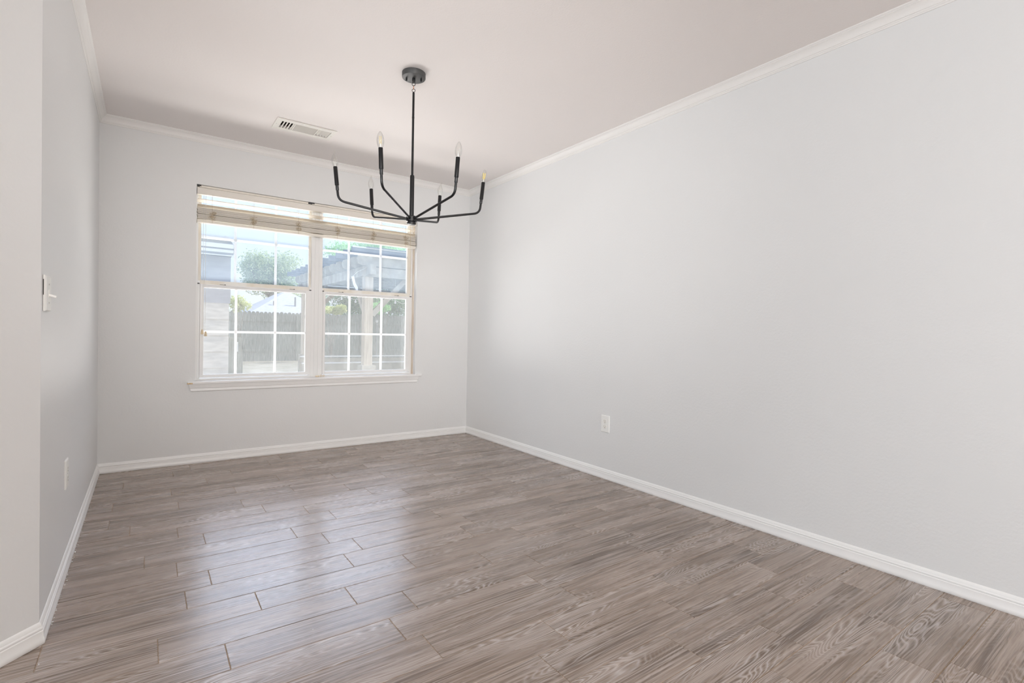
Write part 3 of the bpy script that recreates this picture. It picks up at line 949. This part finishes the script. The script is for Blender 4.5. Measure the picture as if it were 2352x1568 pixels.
def leafmat(name, a, b):
    m = mat(name, a, .6, spec=.2)
    oi = N(m, 'ShaderNodeNewGeometry'); r = N(m, 'ShaderNodeValToRGB')
    r.color_ramp.elements[0].color = (*a, 1); r.color_ramp.elements[1].color = (*b, 1)
    L(m, oi.outputs['Random Per Island'], r.inputs[0]); L(m, r.outputs[0], bsdf(m).inputs['Base Color'])
    t = N(m, 'ShaderNodeBsdfTranslucent'); x = N(m, 'ShaderNodeMixShader'); x.inputs[0].default_value = .35
    L(m, r.outputs[0], t.inputs[0])
    out = m.node_tree.nodes['Material Output']
    L(m, bsdf(m).outputs[0], x.inputs[1]); L(m, t.outputs[0], x.inputs[2]); L(m, x.outputs[0], out.inputs[0])
    return m
LEAF = leafmat('sage_leaves', (0.30, 0.40, 0.24), (0.66, 0.72, 0.42))
LEAFD = leafmat('dark_leaves', (0.166, 0.277, 0.185), (0.37, 0.517, 0.315))
LEAFY = leafmat('yellow_green_leaves', (0.50, 0.58, 0.20), (0.80, 0.80, 0.45))
LEAFG = leafmat('fresh_leaves', (0.296, 0.628, 0.258), (0.628, 0.85, 0.481))

bm = bmesh.new(); box(bm, -45, 60, .16, 75, GZ-.2, GZ)
tag(obj('ground', bm, GRASS), 'pale dry backyard ground', 'ground', kind='structure')

# neighbouring outbuilding at the left
nb = empty('outbuilding', (-.5, 5.2, GZ)); tag(nb, 'beige sided outbuilding with a rounded white eave behind the left window unit', 'building')
NO = Vector((-.5, 5.2, GZ))
def npart(name, bm, m, parent=nb, **kw):
    for v in bm.verts: v.co -= NO
    return obj(name, bm, m, parent, **kw)
bm = bmesh.new()
z = GZ
while z < 1.40:
    h_ = min(.262, 1.42-z)
    prism(bm, [(5.0, z), (4.982, z), (4.996, z+h_), (5.0, z+h_)], -4, 1.352, 'YZ'); z += h_
box(bm, -4, 1.352, 5.0, 8.0, GZ, 1.42)
npart('lower_wall', bm, SIDING)
bm = bmesh.new(); box(bm, -4, 1.372, 4.99, 8.0, 1.42, 2.30)
npart('upper_wall', bm, GREYS)
bm = bmesh.new()
out = [(-4, 2.17), (1.372, 2.17), (1.395, 2.22), (1.402, 2.30)] + [(1.25+.15*math.cos(t), 2.31+.15*math.sin(t)) for t in [PI/2*i/8 for i in range(9)]] + [(-4, 2.46)]
prism(bm, out, 4.80, 8.1, 'XZ'); npart('eave', bm, LINEG)
bm = bmesh.new()
for z0, z1, x1, dy in ((2.415, 2.462, 1.33, .02), (2.285, 2.352, 1.385, .03), (2.215, 2.262, 1.385, .015), (2.163, 2.177, 1.378, .03)):
    box(bm, -4, x1, 4.80-dy, 4.80, z0, z1)
for i in range(9):
    t0, t1 = PI/2*i/9, PI/2*(i+1)/9
    P_ = lambda t, r: (1.25+r*math.cos(t), 2.31+r*math.sin(t))
    prism(bm, [P_(t0, .135), P_(t0, .165), P_(t1, .165), P_(t1, .135)], 4.77, 4.80, 'XZ')
npart('fascia_trim', bm, FASC)
bm = bmesh.new()
for k in range(4): box(bm, -4, 1.30, 4.794, 4.80, 2.362+k*.013, 2.366+k*.013)
npart('ribbed_panel', bm, PERG)
gt = empty('garden_gate', (1.47, 5.15, GZ)); tag(gt, 'narrow dark gate beside the beige outbuilding', 'gate')
bm = bmesh.new()
for k in range(3): box(bm, -.095+k*.065, -.035+k*.065, -.012, .012, .02, 1.02)
obj('board_panel', bm, FENCE, gt)
bm = bmesh.new(); tube(bm, [(.03, -.03, .78), (.03, -.03, .94)], .008, 8); obj('handle', bm, FASC, gt)
bm = bmesh.new(); box(bm, -.11, .11, -.02, .02, .25, .31); box(bm, -.11, .11, -.02, .02, .82, .87); box(bm, -.11, -.095, -.02, .02, 0, 1.03); box(bm, .095, .11, -.02, .02, 0, 1.03); obj('gate_frame', bm, FENCE, gt)

# dog-ear picket fence
fn = empty('picket_fence', (4, 16, GZ)); tag(fn, 'weathered dog-ear picket fence across the far side of the yard', 'fence')
FTOP = 1.66
bm = bmesh.new(); r_ = random.Random(2)
x = -10.0
while x < 24:
    top = FTOP-GZ+r_.uniform(-.012, .012)+(.0 if x < 7 else .05)
    w_ = .128
    prism(bm, [(x-4, 0), (x-4+w_, 0), (x-4+w_, top-.05), (x-4+w_-.032, top), (x-4+.032, top), (x-4, top-.05)], -.012, .006, 'XZ')
    x += .136
obj('picket_panel', bm, FENCE, fn)
for zz in (.35, 1.45):
    bm = bmesh.new(); box(bm, -14, 20, -.05, -.0125, zz, zz+.085); obj('rail', bm, FENCE, fn)
for k in range(14):
    bm = bmesh.new(); box(bm, -13.8+k*2.44, -13.71+k*2.44, -.14, -.0505, 0, 1.70); obj('post', bm, FENCE, fn)

# neighbour's hip roof
hs = empty('neighbour_house', (6.1, 24, GZ)); tag(hs, 'house with a pale grey hip roof beyond the picket fence', 'house')
HO = Vector((6.1, 24, GZ))
bm = bmesh.new()
e = [(4.05, 22, 1.72), (8.6, 22, 1.72), (8.6, 30, 1.72), (4.05, 30, 1.72)]
ev = [bm.verts.new(p) for p in e]; a1 = bm.verts.new((6.25, 24.4, 3.05)); a2 = bm.verts.new((6.25, 27.5, 3.05))
fs = [bm.faces.new((ev[0], ev[1], a1)), bm.faces.new((ev[1], ev[2], a2, a1)), bm.faces.new((ev[2], ev[3], a2)), bm.faces.new((ev[3], ev[0], a1, a2)), bm.faces.new(ev[::-1])]
bmesh.ops.recalc_face_normals(bm, faces=fs)
for v in bm.verts: v.co -= HO
obj('roof', bm, ROOFS, hs)
bm = bmesh.new(); box(bm, 4.4-6.1, 8.3-6.1, -1.6, 5.6, 0, 1.86); obj('wall', bm, SIDING, hs)
for x, z in ((5.35, 2.3), (6.35, 2.55)):
    bm = bmesh.new(); tube(bm, [(x-6.1, -1.1, z-.35-GZ), (x-6.1, -1.1, z+.12-GZ)], .04, 8); obj('vent_pipe', bm, LINEG, hs)

# leafy things
def foliage(c, r, n, size, seed, lumps=14, squash=1.0):
    rr = random.Random(seed); bm = bmesh.new()
    cs = []
    for i in range(lumps):
        v = Vector((rr.gauss(0, 1), rr.gauss(0, 1), rr.gauss(0, 1))).normalized()*(rr.random()**.5)
        cs.append((Vector((v.x*r[0]*.72, v.y*r[1]*.72, v.z*r[2]*.72)), rr.uniform(.32, .5)))
    for _ in range(n):
        q, s = rr.choice(cs)
        d = Vector((rr.gauss(0, 1), rr.gauss(0, 1), rr.gauss(0, 1))).normalized()*(.45+.55*rr.random())
        p = Vector(c)+q+Vector((d.x*r[0]*s, d.y*r[1]*s, d.z*r[2]*s))
        a = Vector((rr.gauss(0, 1), rr.gauss(0, 1), rr.gauss(0, 1))).normalized()
        b = a.cross(Vector((rr.gauss(0, 1), rr.gauss(0, 1), rr.gauss(0, 1)))).normalized()
        k = size*rr.uniform(.6, 1.3)
        bm.faces.new([bm.verts.new(p+a*k), bm.verts.new(p+b*k*.5), bm.verts.new(p-a*k), bm.verts.new(p-b*k*.5)])
    return bm
def tree(name, loc, cz, r, n, size, seed, m, label, cat='tree', trunk=.12, group=None, lumps=14):
    t = empty(name, (loc[0], loc[1], GZ)); tag(t, label, cat, group)
    obj('foliage', foliage((0, 0, cz-GZ), r, n, size, seed, lumps), m, t)
    bm = bmesh.new()
    hh = cz-GZ
    tube(bm, [(0, 0, 0), (.05*hh*.2, 0, hh*.4), (0, .03, hh*.75), (.02*hh, 0, hh+r[2]*.3)], [trunk, trunk*.8, trunk*.5, trunk*.15], 8)
    for k in range(5):
        a = k*1.3+seed
        tube(bm, [(0, 0, hh*.55+k*.05*hh), (r[0]*.3*math.cos(a), r[1]*.3*math.sin(a), hh*.8), (r[0]*.6*math.cos(a), r[1]*.6*math.sin(a), hh+r[2]*.2)], [trunk*.4, trunk*.25, trunk*.08], 6)
    obj('trunk', bm, BARK, t)
    return t
tree('shade_tree', (6.7, 31), 4.4, (2.4, 1.8, 1.8), 17000, .075, 11, LEAF, 'large sage green tree rising above the fence in the left window unit', trunk=.22, lumps=34)
tree('evergreen_tree', (2.6, 27), 2.0, (1.9, 1.5, 1.35), 8000, .075, 12, LEAFD, 'dark leafy tree behind the fence beside the outbuilding', trunk=.16)
tree('evergreen_tree', (9.4, 34), 2.6, (2.6, 1.5, 1.6), 6000, .08, 13, LEAFD, 'dark low tree to the right of the grey hip roof', trunk=.16)
tree('leafy_tree', (8.1, 16.9), 4.2, (2.1, 1.2, 1.15), 12000, .055, 14, LEAFG, 'green leafy tree showing above the pergola roof', trunk=.14, lumps=20)
tree('leafy_tree', (11.5, 19), 3.6, (3.0, 1.6, 2.0), 7000, .08, 15, LEAFD, 'dark tree beyond the fence at the far right behind the pergola', trunk=.18)
def bush(name, loc, cz, r, n, size, seed, m, label):
    t = empty(name, (loc[0], loc[1], GZ)); tag(t, label, 'shrub')
    obj('foliage', foliage((0, 0, cz-GZ), r, n, size, seed, 9), m, t)
    bm = bmesh.new()
    for k in range(4):
        a = k*1.6
        tube(bm, [(0, 0, 0), (r[0]*.2*math.cos(a), r[1]*.2*math.sin(a), (cz-GZ)*.6), (r[0]*.5*math.cos(a), r[1]*.5*math.sin(a), cz-GZ)], [.02, .014, .006], 6)
    obj('stems', bm, BARK, t)
bush('yellow_shrub', (2.42, 12.2), 1.75, (.34, .3, .34), 1500, .036, 31, LEAFY, 'small yellow-green shrub beside the edge of the outbuilding')
bush('yellow_shrub', (5.75, 14.6), 1.80, (.62, .35, .26), 2600, .036, 32, LEAFY, 'wide yellow-green shrub under the pergola roof against the fence')
bush('green_shrub', (7.95, 15.2), 1.98, (.62, .3, .32), 2400, .038, 33, LEAFG, 'bright green shrub at the fence right of the pergola post')
bush('dark_hedge', (8.9, 17.5), 2.1, (3.2, .6, .75), 8000, .055, 34, LEAFD, 'dark green hedge behind the fence seen under the pergola')

# pergola
pg = empty('pergola', (3.40, 4.2, GZ)); tag(pg, 'weathered wooden pergola with notched rafter tails outside the right window unit', 'pergola')
PO = Vector((3.40, 4.2, GZ))
def ppart(name, bm, m, **kw):
    for v in bm.verts: v.co -= PO
    return obj(name, bm, m, pg, **kw)
for (x, y) in ((3.40, 4.27), (3.40, 8.6), (7.6, 4.27), (7.6, 8.6)):
    bm = bmesh.new(); box(bm, x-.075, x+.075, y-.075, y+.075, GZ, 1.97); ppart('post', bm, POSTM, bevel=.005)
    bm = bmesh.new(); box(bm, x-.12, x+.12, y-.12, y+.12, GZ, .42); ppart('post_base', bm, PERG)
for x in (3.36, 7.6):
    bm = bmesh.new(); box(bm, x-.05, x+.05, 3.9, 9.0, 1.97, 2.14); ppart('side_beam', bm, PERG)
for y in (4.16, 8.6):
    bm = bmesh.new(); box(bm, 3.25, 8.0, y-.04, y+.04, 1.955, 2.12); ppart('cross_beam', bm, PERG)
for k in range(12):
    y = 4.18+k*.405
    bm = bmesh.new()
    tail = [(3.17, 2.25), (3.19, 2.17), (3.26, 2.14), (8.1, 2.14), (8.1, 2.33), (3.24, 2.33), (3.19, 2.31)]
    prism(bm, tail, y-.02, y+.02, 'XZ'); ppart('rafter', bm, PERG)
for k in range(12):
    y = 4.15+k*.44
    bm = bmesh.new(); box(bm, 3.07, 8.2, y-.03, y+.03, 2.335, 2.44); ppart('purlin', bm, PERGD)
bm = bmesh.new(); box(bm, 3.30, 8.2, 4.05, 9.1, 2.441, 2.452); ppart('roof_cover', bm, PERGD)
bm = bmesh.new(); box(bm, 3.07, 8.2, 4.09, 4.115, 2.425, 2.448); ppart('sunlit_edge_strip', bm, FASC)  # white strip painted as the sunlit top edge of the roof
for (x, y, dx, dy) in ((3.40, 4.35, 0, 1), (3.48, 4.27, 1, 0), (3.40, 8.5, 0, -1), (3.48, 8.6, 1, 0), (7.52, 4.27, -1, 0)):
    bm = bmesh.new()
    p0 = Vector((x, y, 1.30)); p1 = Vector((x+dx*.62, y+dy*.62, 1.96))
    d = (p1-p0).normalized(); s = d.cross(Vector((0, 0, 1))).normalized()*.035; u_ = s.cross(d).normalized()*.045
    A_ = [bm.verts.new(p0+i*s+j*u_) for i, j in ((-1, -1), (1, -1), (1, 1), (-1, 1))]
    B_ = [bm.verts.new(p1+i*s+j*u_) for i, j in ((-1, -1), (1, -1), (1, 1), (-1, 1))]
    fs = [bm.faces.new(A_), bm.faces.new(B_[::-1])]+[bm.faces.new((A_[i], B_[i], B_[(i+1) % 4], A_[(i+1) % 4])) for i in range(4)]
    bmesh.ops.recalc_face_normals(bm, faces=fs)
    ppart('knee_brace', bm, PERG)

# festoon lights under the pergola
WIRE = mat('white_wire', (.85, .85, .83), .5)
BULBW = mat('clear_outdoor_bulb', (.9, .93, .94), .1)
st = empty('string_lights', (4, 5, GZ)); tag(st, 'white string lights with round bulbs looped under the pergola', 'string lights')
SO = Vector((4, 5, GZ))
px_pts = [(2.93, 5.2, 1.74), (3.12, 5.4, 1.60), (3.36, 5.6, 1.68), (3.52, 5.7, 1.72), (3.60, 5.5, 1.63), (3.72, 5.0, 1.70), (4.05, 4.6, 1.60), (4.30, 4.6, 1.56), (4.50, 4.5, 1.68), (4.62, 4.7, 1.74), (4.55, 4.9, 1.58), (4.60, 5.0, 1.50), (4.65, 5.0, 1.42), (4.70, 5.1, 1.34)]
bm = bmesh.new()
for a, b in zip(px_pts, px_pts[1:]):
    a, b = Vector(a), Vector(b)
    tube(bm, [a, (a+b)/2-Vector((0, 0, .03)), b], .004, 6)
for a in (px_pts[0], px_pts[6], px_pts[9], px_pts[-1]):
    tube(bm, [Vector(a), Vector((a[0], a[1], 2.14))], .002, 5)
for v in bm.verts: v.co -= SO
obj('wire', bm, WIRE, st)
for p in px_pts:
    bm = bmesh.new()
    lathe(bm, [(0, -.065), (.015, -.058), (.021, -.045), (.019, -.030), (.010, -.016), (.008, 0), (.003, .003)], Vector(p)-SO-Vector((0, 0, .004)), 12)
    obj('bulb', bm, BULBW, st, smooth=60)
# bench boards along the pergola, plain planter edging
bn = empty('garden_bench', (4.2, 6, GZ)); tag(bn, 'long low pale wooden bench behind the pergola post', 'bench')
for zz, yy in ((.655, 0), (.53, -.12)):
    bm = bmesh.new(); box(bm, -1.5, 2.6, yy-.05, yy+.05, zz-.022, zz); obj('board', bm, CONC, bn)
bm = bmesh.new(); box(bm, -1.5, 2.6, .06, .085, 0, .60); obj('back_panel', bm, PERG, bn)
for x in (-1.45, -.1, 1.25, 2.5):
    bm = bmesh.new(); box(bm, x-.04, x+.04, -.16, .055, 0, .505); obj('leg', bm, PERG, bn)
for k, (x, y) in enumerate(((4.61, 7.0), (6.1, 7.4))):
    s_ = empty('stake_light', (x, y, GZ)); tag(s_, ['white-topped garden stake light just right of the pergola post', 'white-topped garden stake light at the right edge of the window view'][k], 'garden light', 'garden stake lights')
    bm = bmesh.new(); tube(bm, [(0, 0, 0), (0, 0, 1.36)], .009, 8); obj('stake', bm, LINEG, s_)
    bm = bmesh.new(); lathe(bm, [(.012, 1.36), (.028, 1.38), (.03, 1.41), (.012, 1.43)], seg=14); obj('lamp_head', bm, FASC, s_, smooth=60)
# hanging pale wind-sock strip beside the post
bm = bmesh.new()
prism(bm, [(2.985, 1.905), (3.03, 1.915), (3.055, 1.80), (3.095, 1.735), (3.10, 1.66), (3.085, 1.66), (3.05, 1.72), (3.02, 1.77)], 3.885, 3.895, 'XZ')
tube(bm, [(3.01, 3.89, 1.91), (3.12, 4.0, 2.0), (3.30, 4.115, 2.09)], .0012, 6)
tag(obj('wind_streamer', bm, FASC), 'white cloth streamer hanging from the pergola left of its post', 'streamer')
